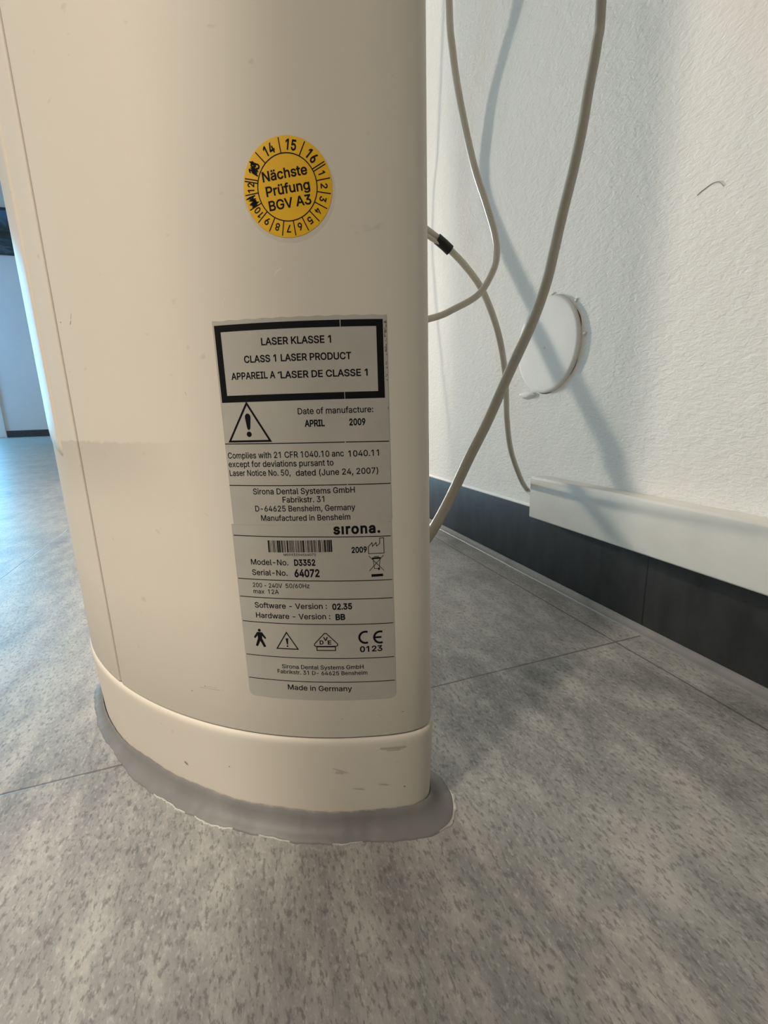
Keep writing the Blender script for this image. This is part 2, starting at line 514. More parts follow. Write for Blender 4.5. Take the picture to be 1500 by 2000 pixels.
# ------------------------------------------------------------------ labels, print and lettering on the column
# outlines of the lettering, in thousandths of the type size
GLYPHS = {
    ' ': (187, ''),
    '(': (273, '89,207 92,264 101,324 114,384 132,441 153,494 177,539 236,539 212,485 191,428 174,370 161,313 154,258 151,207 154,161 160,115 172,67 188,16 209,-38 236,-96 177,-96 139,-21 111,55 95,131'),
    ')': (273, '37,-96 64,-37 86,18 102,69 113,116 120,162 122,207 119,258 112,313 99,370 82,428 62,485 37,539 97,539 121,494 142,441 159,384 173,323 181,264 184,207 178,130 161,53 134,-22 97,-96'),
    ',': (188, '38,-119 68,71 137,71 84,-119'),
    '-': (453, '337,244 337,188 114,188 114,244'),
    '.': (188, '95,-4 78,-1 63,9 53,24 50,41 53,59 63,73 78,83 95,87 113,83 128,73 138,59 141,41 138,24 128,9 113,-1'),
    '/': (249, '235,533 71,-76 14,-76 178,533'),
    '0': (453, '227,-7 174,1 130,24 95,62 69,113 53,178 48,254 53,330 69,395 95,447 130,484 174,508 227,516 279,508 323,484 358,447 384,395 400,330 405,254 400,178 384,113 359,62 323,24 279,1;227,50 261,56 290,74 313,103 330,144 340,194 344,254 340,314 330,365 313,405 290,435 261,453 227,460 192,453 163,435 140,405 123,365 113,314 109,254 113,194 123,144 140,103 163,74 192,56'),
    '1': (453, '276,509 276,0 212,0 212,448 209,448 86,358 86,427 198,509'),
    '2': (453, '64,0 64,47 234,229 282,282 299,305 311,327 318,348 320,371 317,397 308,419 293,436 273,449 250,457 224,460 196,457 172,447 153,433 139,413 130,390 127,362 66,362 71,405 86,442 111,473 143,496 182,511 225,516 268,511 306,497 337,474 361,445 376,411 381,372 378,345 371,318 357,290 336,259 267,180 153,60 153,57 389,57 389,0'),
    '3': (453, '218,-7 173,-3 133,10 98,30 70,57 52,91 44,132 109,132 115,107 126,87 144,71 165,59 191,52 219,50 248,53 275,61 297,74 315,93 325,116 329,145 326,172 316,196 299,217 275,234 242,244 201,248 157,248 157,299 288,448 288,452 70,452 70,509 372,509 372,461 211,278 211,289 264,288 308,276 344,253 371,222 387,186 393,145 387,103 370,66 344,36 309,12 266,-2'),
    '4': (453, '40,105 40,158 247,509 311,509 109,166 109,163 413,163 413,105;282,0 282,121 282,146 282,318 343,318 343,0'),
    '5': (453, '221,-7 178,-2 140,11 108,32 83,60 66,93 60,130 122,130 127,108 138,89 154,73 173,60 196,52 221,50 250,53 276,64 298,82 314,104 324,131 328,162 324,193 314,221 297,244 275,262 248,273 218,277 192,275 167,268 145,258 128,246 67,253 96,509 366,509 366,452 151,452 134,301 136,301 155,315 178,325 203,331 229,334 263,330 294,321 321,306 345,285 364,260 379,231 388,199 391,163 385,117 369,76 343,41 309,15 268,-1'),
    '6': (453, '226,-7 182,-1 142,15 109,40 84,74 69,115 64,162 68,199 80,239 102,285 137,340 252,509 322,509 151,261 145,261 154,275 165,288 179,299 196,307 214,312 235,314 278,309 316,295 346,271 370,240 384,201 389,157 384,112 368,73 343,39 310,14 271,-2;226,48 254,52 279,63 299,79 314,101 324,128 327,157 324,187 314,213 299,235 279,251 254,262 226,265 198,262 174,252 153,235 138,214 128,188 125,158 128,128 138,102 153,79 174,63 198,52'),
    '7': (453, '97,0 323,448 323,452 62,452 62,509 391,509 391,449 165,0'),
    '8': (453, '226,-7 178,-2 136,11 101,33 74,62 57,96 52,135 55,166 65,195 81,220 101,241 125,256 153,265 153,267 119,282 93,308 76,342 70,380 75,417 90,450 114,477 146,498 184,511 226,516 269,511 306,498 337,477 361,450 377,417 382,380 376,342 359,308 333,282 300,267 300,265 327,256 351,241 372,220 387,195 397,166 401,135 395,96 378,62 352,33 317,11 275,-2;226,49 258,52 285,60 307,74 323,91 333,113 337,139 333,165 322,189 305,208 283,223 256,232 226,235 196,232 169,223 147,208 130,189 119,165 115,139 119,113 129,91 145,74 167,60 195,52;226,290 252,292 274,300 293,313 307,330 316,351 319,376 316,399 308,420 294,437 275,449 252,457 226,460 200,457 177,449 159,437 145,420 136,399 133,376 136,351 145,330 159,313 178,300 201,292'),
    '9': (453, '226,516 271,510 310,494 343,468 368,434 384,393 389,347 385,309 373,270 350,224 315,168 200,0 130,0 301,248 307,248 299,234 287,221 273,210 257,202 238,196 218,195 175,199 137,214 106,237 83,269 68,307 64,352 69,397 85,436 110,469 143,494 182,510;226,460 199,457 174,446 154,429 138,407 129,381 125,352 129,322 138,295 154,274 174,257 199,247 226,243 254,247 279,257 299,273 314,295 324,321 327,350 324,381 314,407 299,429 279,446 254,457'),
    ':': (188, '95,-4 78,-1 63,9 53,24 50,41 53,59 63,73 78,83 95,87 113,83 128,73 138,59 141,41 138,24 128,9 113,-1;95,271 78,274 63,284 53,299 50,316 53,334 63,349 78,359 95,362 113,359 128,349 138,334 141,316 138,299 128,284 113,274'),
    'A': (479, '16,0 201,509 276,509 463,0 395,0 287,302 264,372 232,478 245,478 213,371 191,302 85,0;110,142 110,199 370,199 370,142'),
    'B': (456, '60,0 60,509 241,509 289,504 329,491 359,469 381,442 394,410 398,374 395,344 387,320 373,301 356,286 336,275 315,267 315,262 339,257 363,245 385,227 402,203 414,173 418,136 413,100 400,67 377,39 344,18 301,4 247,0;125,57 245,57 296,63 330,80 349,105 355,137 352,161 342,184 327,203 306,218 279,228 248,231 125,231;125,285 238,285 265,288 288,296 308,309 323,326 333,348 336,372 330,403 313,429 283,446 240,452 125,452'),
    'C': (510, '267,-7 205,1 150,25 104,63 70,115 48,179 40,254 48,329 70,393 104,445 150,484 205,508 267,516 305,513 340,504 373,490 402,471 427,447 448,418 463,385 473,348 408,348 401,373 389,395 375,413 357,428 337,440 315,449 292,454 267,456 223,450 184,432 150,403 125,364 109,314 103,254 109,194 125,145 151,105 184,76 223,59 267,53 292,55 315,60 337,69 357,81 375,96 389,114 401,136 408,160 473,160 463,124 448,91 428,62 402,38 373,19 341,5 305,-4'),
    'D': (502, '219,0 96,0 96,57 215,57 272,63 318,81 354,110 379,149 394,198 399,255 394,312 379,361 354,399 320,428 275,446 221,452 93,452 93,509 225,509 294,501 353,478 385,455 412,426 433,391 455,329 462,255 455,181 433,119 411,83 384,54 351,31 291,8;125,509 125,0 60,0 60,509'),
    'E': (418, '60,0 60,509 372,509 372,452 125,452 125,286 355,286 355,229 125,229 125,57 375,57 375,0'),
    'F': (410, '60,0 60,509 369,509 369,452 125,452 125,278 346,278 346,221 125,221 125,0'),
    'G': (520, '269,-7 205,1 149,25 104,64 69,116 47,179 40,254 47,329 69,393 103,445 149,484 203,508 265,516 304,513 340,504 374,489 403,469 429,445 449,416 465,384 474,349 408,349 399,372 387,393 373,411 356,427 337,439 315,448 291,454 265,456 222,450 183,432 150,404 125,364 109,314 103,254 109,194 125,145 151,105 184,76 224,59 269,53 309,57 345,71 374,93 396,123 410,160 415,202 434,199 283,199 283,256 478,256 478,200 471,141 451,91 419,50 377,19 326,0'),
    'H': (517, '60,0 60,509 125,509 125,289 392,289 392,509 457,509 457,0 392,0 392,232 125,232 125,0'),
    'I': (300, '31,0 31,57 118,57 118,452 31,452 31,509 269,509 269,452 183,452 183,57 269,57 269,0'),
    'J': (396, '185,-7 143,-2 106,11 75,33 52,63 38,100 33,145 33,173 98,173 98,145 104,104 122,74 149,56 185,50 220,56 248,74 266,104 272,145 272,509 336,509 336,145 332,100 318,63 294,33 263,11 227,-2'),
    'K': (467, '104,145 104,216 139,261 174,303 212,344 364,509 448,509 231,276 228,276;60,0 60,509 125,509 125,334 124,225 125,193 125,0;372,0 188,259 228,309 449,0'),
    'L': (393, '60,0 60,509 125,509 125,57 361,57 361,0'),
    'M': (628, '60,0 60,509 152,509 277,187 287,159 299,123 311,84 322,49 307,49 318,83 330,121 342,158 352,187 476,509 568,509 568,0 504,0 504,291 504,327 505,369 506,413 507,457 513,457 498,409 482,363 467,322 456,291 342,0 286,0 170,291 159,321 145,361 129,408 112,457 119,457 120,416 121,372 122,328 122,291 122,0'),
    'N': (523, '60,0 60,509 136,509 343,183 363,151 388,107 414,55 405,54 401,108 399,157 399,195 399,509 463,509 463,0 387,0 202,290 177,331 148,381 108,452 119,454 122,384 124,328 125,291 125,0'),
    'O': (533, '267,-7 205,1 150,25 105,63 70,115 48,179 40,254 48,329 70,393 105,445 150,484 205,508 267,516 329,508 384,484 429,445 464,393 486,329 493,254 486,179 464,115 429,63 384,25 329,1;267,53 310,59 349,76 383,105 408,144 425,194 430,254 425,314 408,365 383,404 349,433 310,450 267,456 223,450 184,433 151,404 125,364 109,314 103,254 109,194 125,144 151,105 184,76 223,59'),
    'P': (444, '60,0 60,509 235,509 289,503 332,487 366,462 390,430 404,391 409,348 404,304 390,265 366,233 332,207 289,191 235,186 109,186 109,242 233,242 269,246 297,256 318,272 333,294 342,319 344,348 342,376 333,402 318,423 297,439 268,449 232,452 125,452 125,0'),
    'R': (449, '60,0 60,509 236,509 290,504 333,489 367,465 390,433 405,395 409,352 405,309 390,271 367,240 333,217 289,203 236,198 96,198 96,255 234,255 269,258 298,267 319,281 334,300 342,324 345,352 342,380 334,405 319,425 298,440 269,449 233,452 125,452 125,0;353,0 230,229 303,229 428,0'),
    'S': (446, '224,-9 172,-4 128,9 91,31 64,60 46,96 38,137 104,137 110,110 123,88 142,71 166,59 194,52 224,49 257,52 286,60 311,74 329,92 341,114 346,139 342,161 332,179 316,193 296,205 245,222 184,239 128,260 86,289 67,313 56,341 52,372 58,413 75,448 102,476 138,498 180,511 227,516 275,511 316,498 351,476 377,449 394,415 401,378 337,378 326,412 302,437 267,453 225,459 194,456 167,448 145,435 129,418 118,398 115,376 119,352 131,334 148,319 169,308 212,293 264,279 312,264 336,252 359,238 379,220 395,198 405,171 408,139 403,99 386,64 360,34 323,11 278,-4'),
    'T': (448, '32,452 32,509 417,509 417,452 257,452 257,0 193,0 193,452'),
    'U': (517, '259,-8 203,-2 154,15 114,43 85,80 66,124 60,173 60,509 124,509 124,178 128,144 141,113 160,87 187,68 220,56 259,52 298,56 331,68 357,87 377,113 389,144 393,178 393,509 457,509 457,173 451,124 433,80 403,43 363,15 315,-2'),
    'V': (479, '204,0 16,509 84,509 192,206 215,137 248,31 235,31 267,138 290,206 395,509 463,509 278,0'),
    'a': (389, '160,-9 126,-5 94,5 68,22 48,45 35,73 30,108 34,138 43,161 58,179 78,193 100,203 125,211 178,220 234,227 252,230 265,235 273,243 276,255 276,257 273,279 267,297 256,311 240,322 220,329 196,331 171,329 149,322 132,313 118,301 107,288 100,274 41,291 57,322 79,346 104,364 133,375 163,382 194,384 239,379 263,372 286,360 306,343 322,320 333,290 337,251 337,0 277,0 277,52 272,52 252,25 236,12 215,1 190,-6;170,45 202,49 228,59 248,74 263,93 272,115 276,138 276,190 259,182 231,176 200,171 175,168 134,159 117,150 103,139 95,124 92,105 94,87 102,72 114,61 130,52 149,47'),
    'b': (424, '229,-8 198,-5 172,4 153,17 138,31 118,59 112,59 112,0 53,0 53,509 114,509 114,319 118,319 137,346 152,360 171,373 197,381 229,384 274,378 313,361 345,332 370,293 385,245 390,189 385,133 370,84 346,45 313,16 274,-2;220,47 253,51 279,66 301,88 316,117 325,151 328,189 325,227 316,261 301,290 280,311 253,325 220,330 188,325 161,312 140,291 125,263 116,229 113,189 116,150 125,115 140,86 162,65 188,51'),
    'c': (396, '207,-8 159,-2 117,16 82,46 56,85 40,133 34,187 40,243 56,291 82,330 117,360 159,378 207,384 234,383 260,377 284,368 305,356 324,341 340,322 353,301 362,277 303,262 290,289 270,311 242,325 207,330 173,325 145,310 124,287 108,258 99,224 96,187 99,151 108,117 124,89 145,66 173,51 207,46 243,52 271,66 292,89 304,117 363,102 354,78 341,56 325,37 306,21 285,9 261,-1 235,-6'),
    'd': (424, '195,-8 151,-2 111,16 79,45 55,84 39,133 34,189 39,245 55,293 79,332 112,361 151,378 196,384 228,381 253,373 272,360 287,346 306,319 311,319 311,509 372,509 372,0 313,0 313,59 307,59 287,31 272,17 252,4 227,-5;205,47 236,51 263,65 284,86 299,115 309,150 312,189 309,229 300,263 284,291 263,312 237,325 205,330 172,325 145,311 124,290 108,261 99,227 96,189 99,151 109,117 124,88 145,66 172,51'),
    'e': (404, '212,-8 161,-2 117,16 82,46 56,85 40,132 34,187 39,242 55,290 81,329 115,359 157,378 205,384 236,382 266,374 294,361 319,341 341,315 357,282 368,242 371,194 371,169 75,169 75,221 338,221 310,202 307,237 298,269 283,294 263,314 237,326 205,330 173,326 146,313 125,294 109,270 99,241 96,211 96,178 100,139 110,106 128,80 151,61 179,50 212,46 234,48 254,53 271,61 285,73 297,88 306,105 365,91 353,63 335,39 311,19 283,4 249,-5'),
    'f': (253, '228,379 228,327 6,327 6,379;81,0 81,432 84,461 96,486 113,505 135,519 161,527 187,530 222,527 243,521 227,468 215,472 195,474 171,470 154,460 145,443 142,419 142,0'),
    'g': (425, '207,-151 168,-148 134,-140 105,-127 82,-110 64,-91 51,-69 101,-41 122,-66 136,-78 154,-88 178,-95 207,-97 249,-92 282,-75 298,-58 308,-34 311,-6 311,68 306,68 287,41 272,28 252,16 227,8 195,5 152,10 113,27 80,53 55,90 39,136 34,191 39,246 55,293 80,332 112,361 152,378 196,384 228,382 253,373 273,360 288,346 308,319 313,319 313,379 372,379 372,-9 367,-54 350,-90 324,-117 291,-136 251,-147;205,59 237,63 264,75 285,95 300,121 309,154 312,193 309,231 300,264 285,291 264,312 237,325 205,330 172,325 145,312 124,290 109,262 99,229 96,193 99,155 109,123 124,96 145,76 172,63'),
    'h': (410, '114,227 114,0 53,0 53,509 114,509 114,287 102,287 124,332 152,362 187,379 227,384 264,380 295,369 321,349 341,321 353,285 357,240 357,0 296,0 296,235 290,275 273,304 246,323 210,329 184,326 161,317 141,303 126,283 117,257'),
    'i': (166, '53,0 53,379 114,379 114,0;84,443 67,446 54,455 44,468 41,483 44,499 54,512 67,521 84,524 100,521 114,512 123,499 126,483 123,468 114,455 100,446'),
    'k': (380, '110,137 110,212 121,212 284,379 360,379 184,199 177,199;53,0 53,509 114,509 114,0;294,0 148,186 191,229 372,0'),
    'l': (189, '139,-2 101,3 74,20 58,47 53,84 53,509 114,509 114,99 115,77 120,62 130,54 146,52 160,53 170,54 181,3 162,-1'),
    'm': (610, '53,0 53,379 112,379 112,295 108,295 118,323 132,346 151,363 172,376 195,384 219,386 257,380 287,361 309,331 321,295 312,295 322,321 337,343 357,361 381,375 407,383 437,386 468,383 497,372 522,354 541,328 553,296 557,255 557,0 496,0 496,254 490,289 473,313 447,326 419,330 395,328 374,320 358,307 345,290 338,270 335,247 335,0 274,0 274,260 269,288 253,311 229,326 199,330 178,328 158,320 140,307 126,289 117,266 114,238 114,0'),
    'n': (410, '114,227 114,0 53,0 53,379 112,379 112,287 102,287 124,332 152,362 187,379 227,384 264,380 295,369 321,349 341,321 353,285 357,240 357,0 296,0 296,235 290,275 273,304 246,323 210,329 184,326 161,317 141,303 126,283 117,257'),
    'o': (415, '207,-8 159,-2 117,16 82,46 56,85 40,133 34,187 40,243 56,291 82,330 117,360 159,378 207,384 256,378 299,360 333,330 359,291 376,243 381,187 376,133 359,85 333,46 299,16 256,-2;207,46 242,51 270,66 292,89 307,117 316,151 319,187 316,224 307,258 292,287 270,310 242,325 207,330 173,325 145,310 124,287 108,258 99,224 96,187 99,151 108,117 124,89 145,66 173,51'),
    'p': (424, '53,-143 53,379 112,379 112,319 118,319 137,346 152,360 171,373 197,381 229,384 274,378 313,361 345,332 370,293 385,245 390,189 385,133 370,84 346,45 313,16 274,-2 229,-8 198,-5 173,4 153,17 138,31 118,59 114,59 114,-143;220,47 253,51 279,66 301,88 316,117 325,151 328,189 325,227 316,261 301,290 280,311 253,325 220,330 188,325 161,312 140,291 125,263 116,229 113,189 116,150 125,115 140,86 162,65 188,51'),
    'r': (259, '53,0 53,379 112,379 112,321 115,321 130,347 152,367 181,380 213,385 229,384 243,384 243,322 230,324 207,326 182,323 159,315 140,301 126,284 117,262 114,237 114,0'),
    's': (365, '182,-8 145,-5 112,3 84,18 62,38 45,63 36,94 94,107 105,79 124,60 150,49 181,45 217,50 244,62 262,81 268,103 265,121 254,136 237,147 212,155 149,170 104,186 72,208 53,237 47,274 51,305 65,332 87,354 115,370 149,381 187,384 223,381 254,372 279,358 299,339 314,316 324,290 268,277 258,298 243,316 219,328 187,333 156,329 131,317 114,299 109,277 112,258 124,243 144,232 172,223 229,209 275,194 306,171 325,142 331,107 326,75 312,47 290,24 260,6 223,-5'),
    't': (227, '204,379 204,327 6,327 6,379;65,471 126,471 126,98 128,76 136,61 150,53 170,50 185,51 202,54 213,2 192,-3 168,-4 125,2 92,21 72,52 65,93'),
    'u': (410, '182,-5 146,-1 115,11 89,31 69,59 57,95 53,139 53,379 114,379 114,144 119,105 137,75 164,56 200,50 226,53 249,62 268,77 283,97 293,122 296,153 296,379 357,379 357,0 298,0 298,92 307,92 286,47 257,17 222,0'),
    'v': (389, '163,0 17,379 84,379 165,155 187,87 206,21 184,21 203,87 224,155 305,379 371,379 226,0'),
    'w': (567, '138,0 23,379 87,379 133,214 154,137 175,41 165,41 186,135 206,214 252,379 316,379 362,214 382,136 402,41 391,41 413,135 434,214 480,379 545,379 429,0 368,0 319,172 305,225 291,280 277,338 291,338 277,280 263,225 248,172 199,0'),
    'x': (378, '21,0 171,218 171,171 29,379 100,379 147,306 179,253 207,206 175,206 202,253 233,306 282,379 352,379 209,169 209,214 358,0 287,0 231,85 200,136 173,182 205,182 178,136 148,85 91,0'),
    'y': (389, '47,-139 61,-86 71,-87 88,-90 104,-89 118,-84 130,-74 141,-58 151,-36 163,-1 17,379 84,379 165,155 187,87 206,21 184,21 202,87 224,155 305,379 371,379 204,-58 191,-85 177,-107 159,-124 139,-136 117,-143 91,-145 65,-143'),
    'z': (380, '42,0 42,46 254,320 254,323 48,323 48,379 333,379 333,331 126,60 126,56 339,56 339,0'),
    '´': (219, '54,429 102,529 170,529 104,429'),
    'ä': (389, '160,-9 126,-5 94,5 68,22 48,45 35,73 30,108 34,138 43,161 58,179 78,193 100,203 125,211 178,220 234,227 252,230 265,235 273,243 276,255 276,257 273,279 267,297 256,311 240,322 220,329 196,331 171,329 149,322 132,313 118,301 107,288 100,274 41,291 57,322 79,346 104,364 133,375 163,382 194,384 239,379 263,372 286,360 306,343 322,320 333,290 337,251 337,0 277,0 277,52 272,52 252,25 236,12 215,1 190,-6;170,45 202,49 228,59 248,74 263,93 272,115 276,138 276,190 259,182 231,176 200,171 175,168 134,159 117,150 103,139 95,124 92,105 94,87 102,72 114,61 130,52 149,47;261,443 246,446 233,455 224,468 221,483 224,499 233,512 246,520 261,523 277,520 290,512 299,499 301,483 299,468 290,455 277,446;117,443 102,446 89,455 80,468 77,483 80,499 89,512 102,520 117,523 133,520 146,512 155,499 158,483 155,468 146,455 133,446'),
    'ü': (410, '182,-5 146,-1 115,11 89,31 69,59 57,95 53,139 53,379 114,379 114,144 119,105 137,75 164,56 200,50 226,53 249,62 268,77 283,97 293,122 296,153 296,379 357,379 357,0 298,0 298,92 307,92 286,47 257,17 222,0;277,443 261,446 248,455 239,468 236,483 239,499 248,512 261,520 277,523 292,520 305,512 314,499 317,483 314,468 305,455 292,446;133,443 118,446 104,455 96,468 93,483 96,499 104,512 118,520 133,523 149,520 162,512 170,499 173,483 170,468 162,455 149,446'),
    'ı': (166, '53,0 53,379 114,379 114,0'),
}

CAP = max(float(p.split(',')[1]) for p in GLYPHS['H'][1].split(';')[0].split())

class Print:
    """flat black print laid on the curved face; s and z in mm, h = height over the lacquer in mm"""
    def __init__(self, h, xf=None):
        self.v, self.f, self.h, self.xf = [], [], h, xf
    def put(self, pts):
        b = len(self.v)
        for x, y in pts:
            if self.xf: x, y = self.xf(x, y)
            self.v.append(surf(x, y, self.h))
        return b
    def poly(self, contours):
        pts, edges = [], []
        for c in contours:
            b, m = len(pts), len(c)
            pts += [Vector(q) for q in c]
            edges += [(b+i, b+(i+1) % m) for i in range(m)]
        vs, _, fs, _, _, _ = delaunay_2d_cdt(pts, edges, [], 0, 1e-7)
        b = self.put([tuple(q) for q in vs])
        for t in fs:
            cx = sum(vs[i].x for i in t)/3; cy = sum(vs[i].y for i in t)/3
            wind = 0
            for c in contours:                       # non-zero winding rule
                for i in range(len(c)):
                    (ax, ay), (bx, by) = c[i-1], c[i]
                    if (ay > cy) != (by > cy) and cx < ax+(cy-ay)*(bx-ax)/(by-ay): wind += 1 if by > ay else -1
            if wind: self.f.append(tuple(b+i for i in t))
    def ribbon(self, pts, w, closed=False, sub=2.5):
        P = []
        m = len(pts)
        for i in range(m if closed else m-1):
            a, c = Vector(pts[i]), Vector(pts[(i+1) % m])
            k = max(1, int((c-a).length/sub))
            P += [a.lerp(c, j/k) for j in range(k)]
        if not closed: P.append(Vector(pts[-1]))
        n = len(P); L, R = [], []
        for i in range(n):
            a = P[i-1] if (i or closed) else P[i]
            c = P[(i+1) % n] if (i < n-1 or closed) else P[i]
            d1 = (P[i]-a).normalized() if (P[i]-a).length > 1e-9 else (c-P[i]).normalized()
            d2 = (c-P[i]).normalized() if (c-P[i]).length > 1e-9 else d1
            n1, n2 = Vector((-d1.y, d1.x)), Vector((-d2.y, d2.x))
            mm = (n1+n2)
            mm = mm/max(mm.length, 1e-6)
            k = 1/max(0.35, mm.dot(n1))
            L.append(P[i]+mm*k*w/2); R.append(P[i]-mm*k*w/2)
        b = self.put([tuple(p) for p in L]+[tuple(p) for p in R])
        for i in range(n if closed else n-1):
            j = (i+1) % n
            self.f.append((b+n+i, b+n+j, b+j, b+i))
    def rect(self, x0, y0, x1, y1, sub=3.0):
        k = max(1, int((x1-x0)/sub))
        xs = [x0+(x1-x0)*i/k for i in range(k+1)]
        b = self.put([(x, y0) for x in xs]+[(x, y1) for x in xs])
        for i in range(k): self.f.append((b+i, b+i+1, b+k+2+i, b+k+1+i))
    def disc(self, cx, cy, rx, ry=None, n=24):
        ry = ry or rx
        b = self.put([(cx, cy)]+[(cx+rx*math.cos(2*math.pi*i/n), cy+ry*math.sin(2*math.pi*i/n)) for i in range(n)])
        for i in range(n): self.f.append((b, b+1+i, b+1+(i+1) % n))
    def text(self, txt, x0, y0, x1, cap, bold=0.0, y1=None, space=0.0):
        """text from (x0,y0) to (x1,y1) on its baseline, capitals cap mm high"""
        bold += 8
        items, pen = [], 0.0
        for ch in txt:
            a, g = GLYPHS[ch]
            items.append((pen, g)); pen += a+space
        xs = []
        for p, g in items:
            if g: xs += [p+float(q.split(',')[0]) for c in g.split(';') for q in c.split()]
        lo, hi = min(xs), max(xs)
        y1 = y0 if y1 is None else y1
        kx = (x1-x0)/(hi-lo); ky = cap/CAP
        sl = (y1-y0)/(x1-x0)
        for p, g in items:
            if not g: continue
            cs = []
            for c in g.split(';'):
                q = [tuple(map(float, r.split(','))) for r in c.split()]
                if bold:
                    m = len(q); out = []
                    ar = sum(q[i-1][0]*q[i][1]-q[i][0]*q[i-1][1] for i in range(m))
                    for i in range(m):
                        d1 = (Vector(q[i])-Vector(q[i-1])).normalized(); d2 = (Vector(q[(i+1) % m])-Vector(q[i])).normalized()
                        n1, n2 = Vector((-d1.y, d1.x)), Vector((-d2.y, d2.x))
                        mm = (n1+n2)/max((n1+n2).length, 1e-6)
                        k = min(2.0, 1/max(0.3, mm.dot(n1)))
                        out.append((q[i][0]+mm.x*k*bold, q[i][1]+mm.y*k*bold))
                    q = out
                cs.append([(x0+(p+x-lo)*kx, y0+y*ky+sl*((p+x-lo)*kx)) for x, y in q])
            self.poly(cs)
    def build(self, name, material, parent):
        me_v = self.v
        return raw_obj(name, me_v, self.f, material, parent)

def patch(name, s0, s1, zb, zt, h, material, parent, rows=10, step=1.0):
    """thin sheet on the column; zb(s), zt(s) give its lower and upper edge"""
    n = int((s1-s0)/step)
    ss = sorted(set([s0+(s1-s0)*i/n for i in range(n+1)]+[s0+0.15, s0+0.5, s1-0.15, s1-0.5]))
    verts, faces = [], []
    m = rows+3
    for s in ss:
        b, t = zb(s), zt(s)
        verts.append(surf(s, b, 0.0))
        for j in range(rows+1): verts.append(surf(s, b+(t-b)*j/rows, h))
        verts.append(surf(s, t, 0.0))
    k = len(ss)
    for i in range(k-1):
        for j in range(m-1): faces.append((i*m+j, (i+1)*m+j, (i+1)*m+j+1, i*m+j+1))
    for e in (0, k-1):
        b = len(verts)
        o = -0.1 if e == 0 else 0.1
        for j in range(1, m-1): verts.append(surf(ss[e]+o, verts[e*m+j].z*1000, 0.0))
        for j in range(m-3): faces.append((e*m+1+j, e*m+2+j, b+j+1, b+j))
    return mesh_obj(name, verts, faces, material, parent, angle=40)

rnd = random.Random(21)
SL, SR = 189.85, 258.5
# upper sheet
up = patch('laser_label', SL, SR,
           lambda s: 156.6+(1.6*(1-math.sqrt(max(0, 1-((s-(SR-2.2))/2.2)**2))) if s > SR-2.2 else 0),
           lambda s: 238.35+0.15*math.sin(s*0.9), 0.16, LABEL, column, rows=24)
up['label'] = 'off-white laser class label with thick black frame'
HP = 0.20
p = Print(HP)
fo = (190.6, 207.5, 257.0, 236.75); fi = (193.2, 210.15, 254.4, 234.25)
for a in ((fo[0], fi[3], 240.55, fo[3]), (240.85, fi[3], fo[2], fo[3]), (fo[0], fo[1], 241.0, fi[1]), (241.25, fo[1], fo[2], fi[1]),
          (fo[0], fi[1], fi[0], fi[3]), (fi[2], fi[1], fo[2], fi[3])): p.rect(*a)
p.build('label_frame', INK, up)
p = Print(HP)
p.ribbon([(201.25, 207.0), (192.3, 191.95), (210.0, 191.95)], 0.82, True)
p.build('warning_triangle', INK, up)
p = Print(HP)
# exclamation mark
p.poly([[(200.0, 201.5), (200.15, 202.3), (200.7, 202.9), (201.3, 203.0), (201.9, 202.8), (202.35, 202.2), (202.45, 201.5), (201.95, 197.2), (201.55, 196.5), (200.95, 196.5), (200.55, 197.2)]])
p.disc(201.2, 194.75, 1.08)
p.text('LASER KLASSE 1', 209.75, 228.65, 236.84, 2.55, 12)
p.text('CLASS 1 LASER PRODUCT', 202.1, 222.45, 244.3, 2.5, 12)
p.text('APPAREIL A', 196.0, 216.3, 214.15, 2.5, 12)
p.text('´', 215.3, 215.9, 216.3, 2.5, 8)
p.text('LASER DE CLASSE 1', 216.45, 216.1, 250.4, 2.5, 12)
p.text('Date of manufacture:', 222.2, 202.1, 252.1, 2.35, 2)
p.text('APRIL', 224.75, 197.25, 232.55, 2.45, 20)
p.text('2009', 242.55, 197.25, 248.8, 2.45, 20)
p.text('Complies with 21 CFR 1040.10 anc', 190.7, 185.0, 239.6, 2.4, 3)
p.text('1040.11', 241.5, 184.75, 253.85, 2.4, 3)
p.text('except for deviations pursant to', 190.6, 181.4, 235.25, 2.4, 3)
p.text('Laser Notice No. 50,', 190.65, 177.7, 217.3, 2.4, 3)
p.text('dated (June 24, 2007)', 219.6, 177.5, 253.3, 2.4, 3)
p.text('Sirona Dental Systems GmbH', 200.5, 169.9, 243.4, 2.4, 3)
p.text('Fabrikstr. 31', 213.1, 166.35, 230.6, 2.4, 3)
p.text('D-64625 Bensheim, Germany', 200.75, 162.55, 243.25, 2.4, 3)
p.text('Manufactured in Bensheim', 203.0, 158.5, 241.0, 2.4, 3)
for z in (190.75, 173.4): p.ribbon([(SL+0.1, z+0.25), (240.3, z-0.1)], 0.36); p.ribbon([(240.7, z-0.1), (SR-0.3, z-0.35)], 0.36)
p.build('lettering', INK, up)

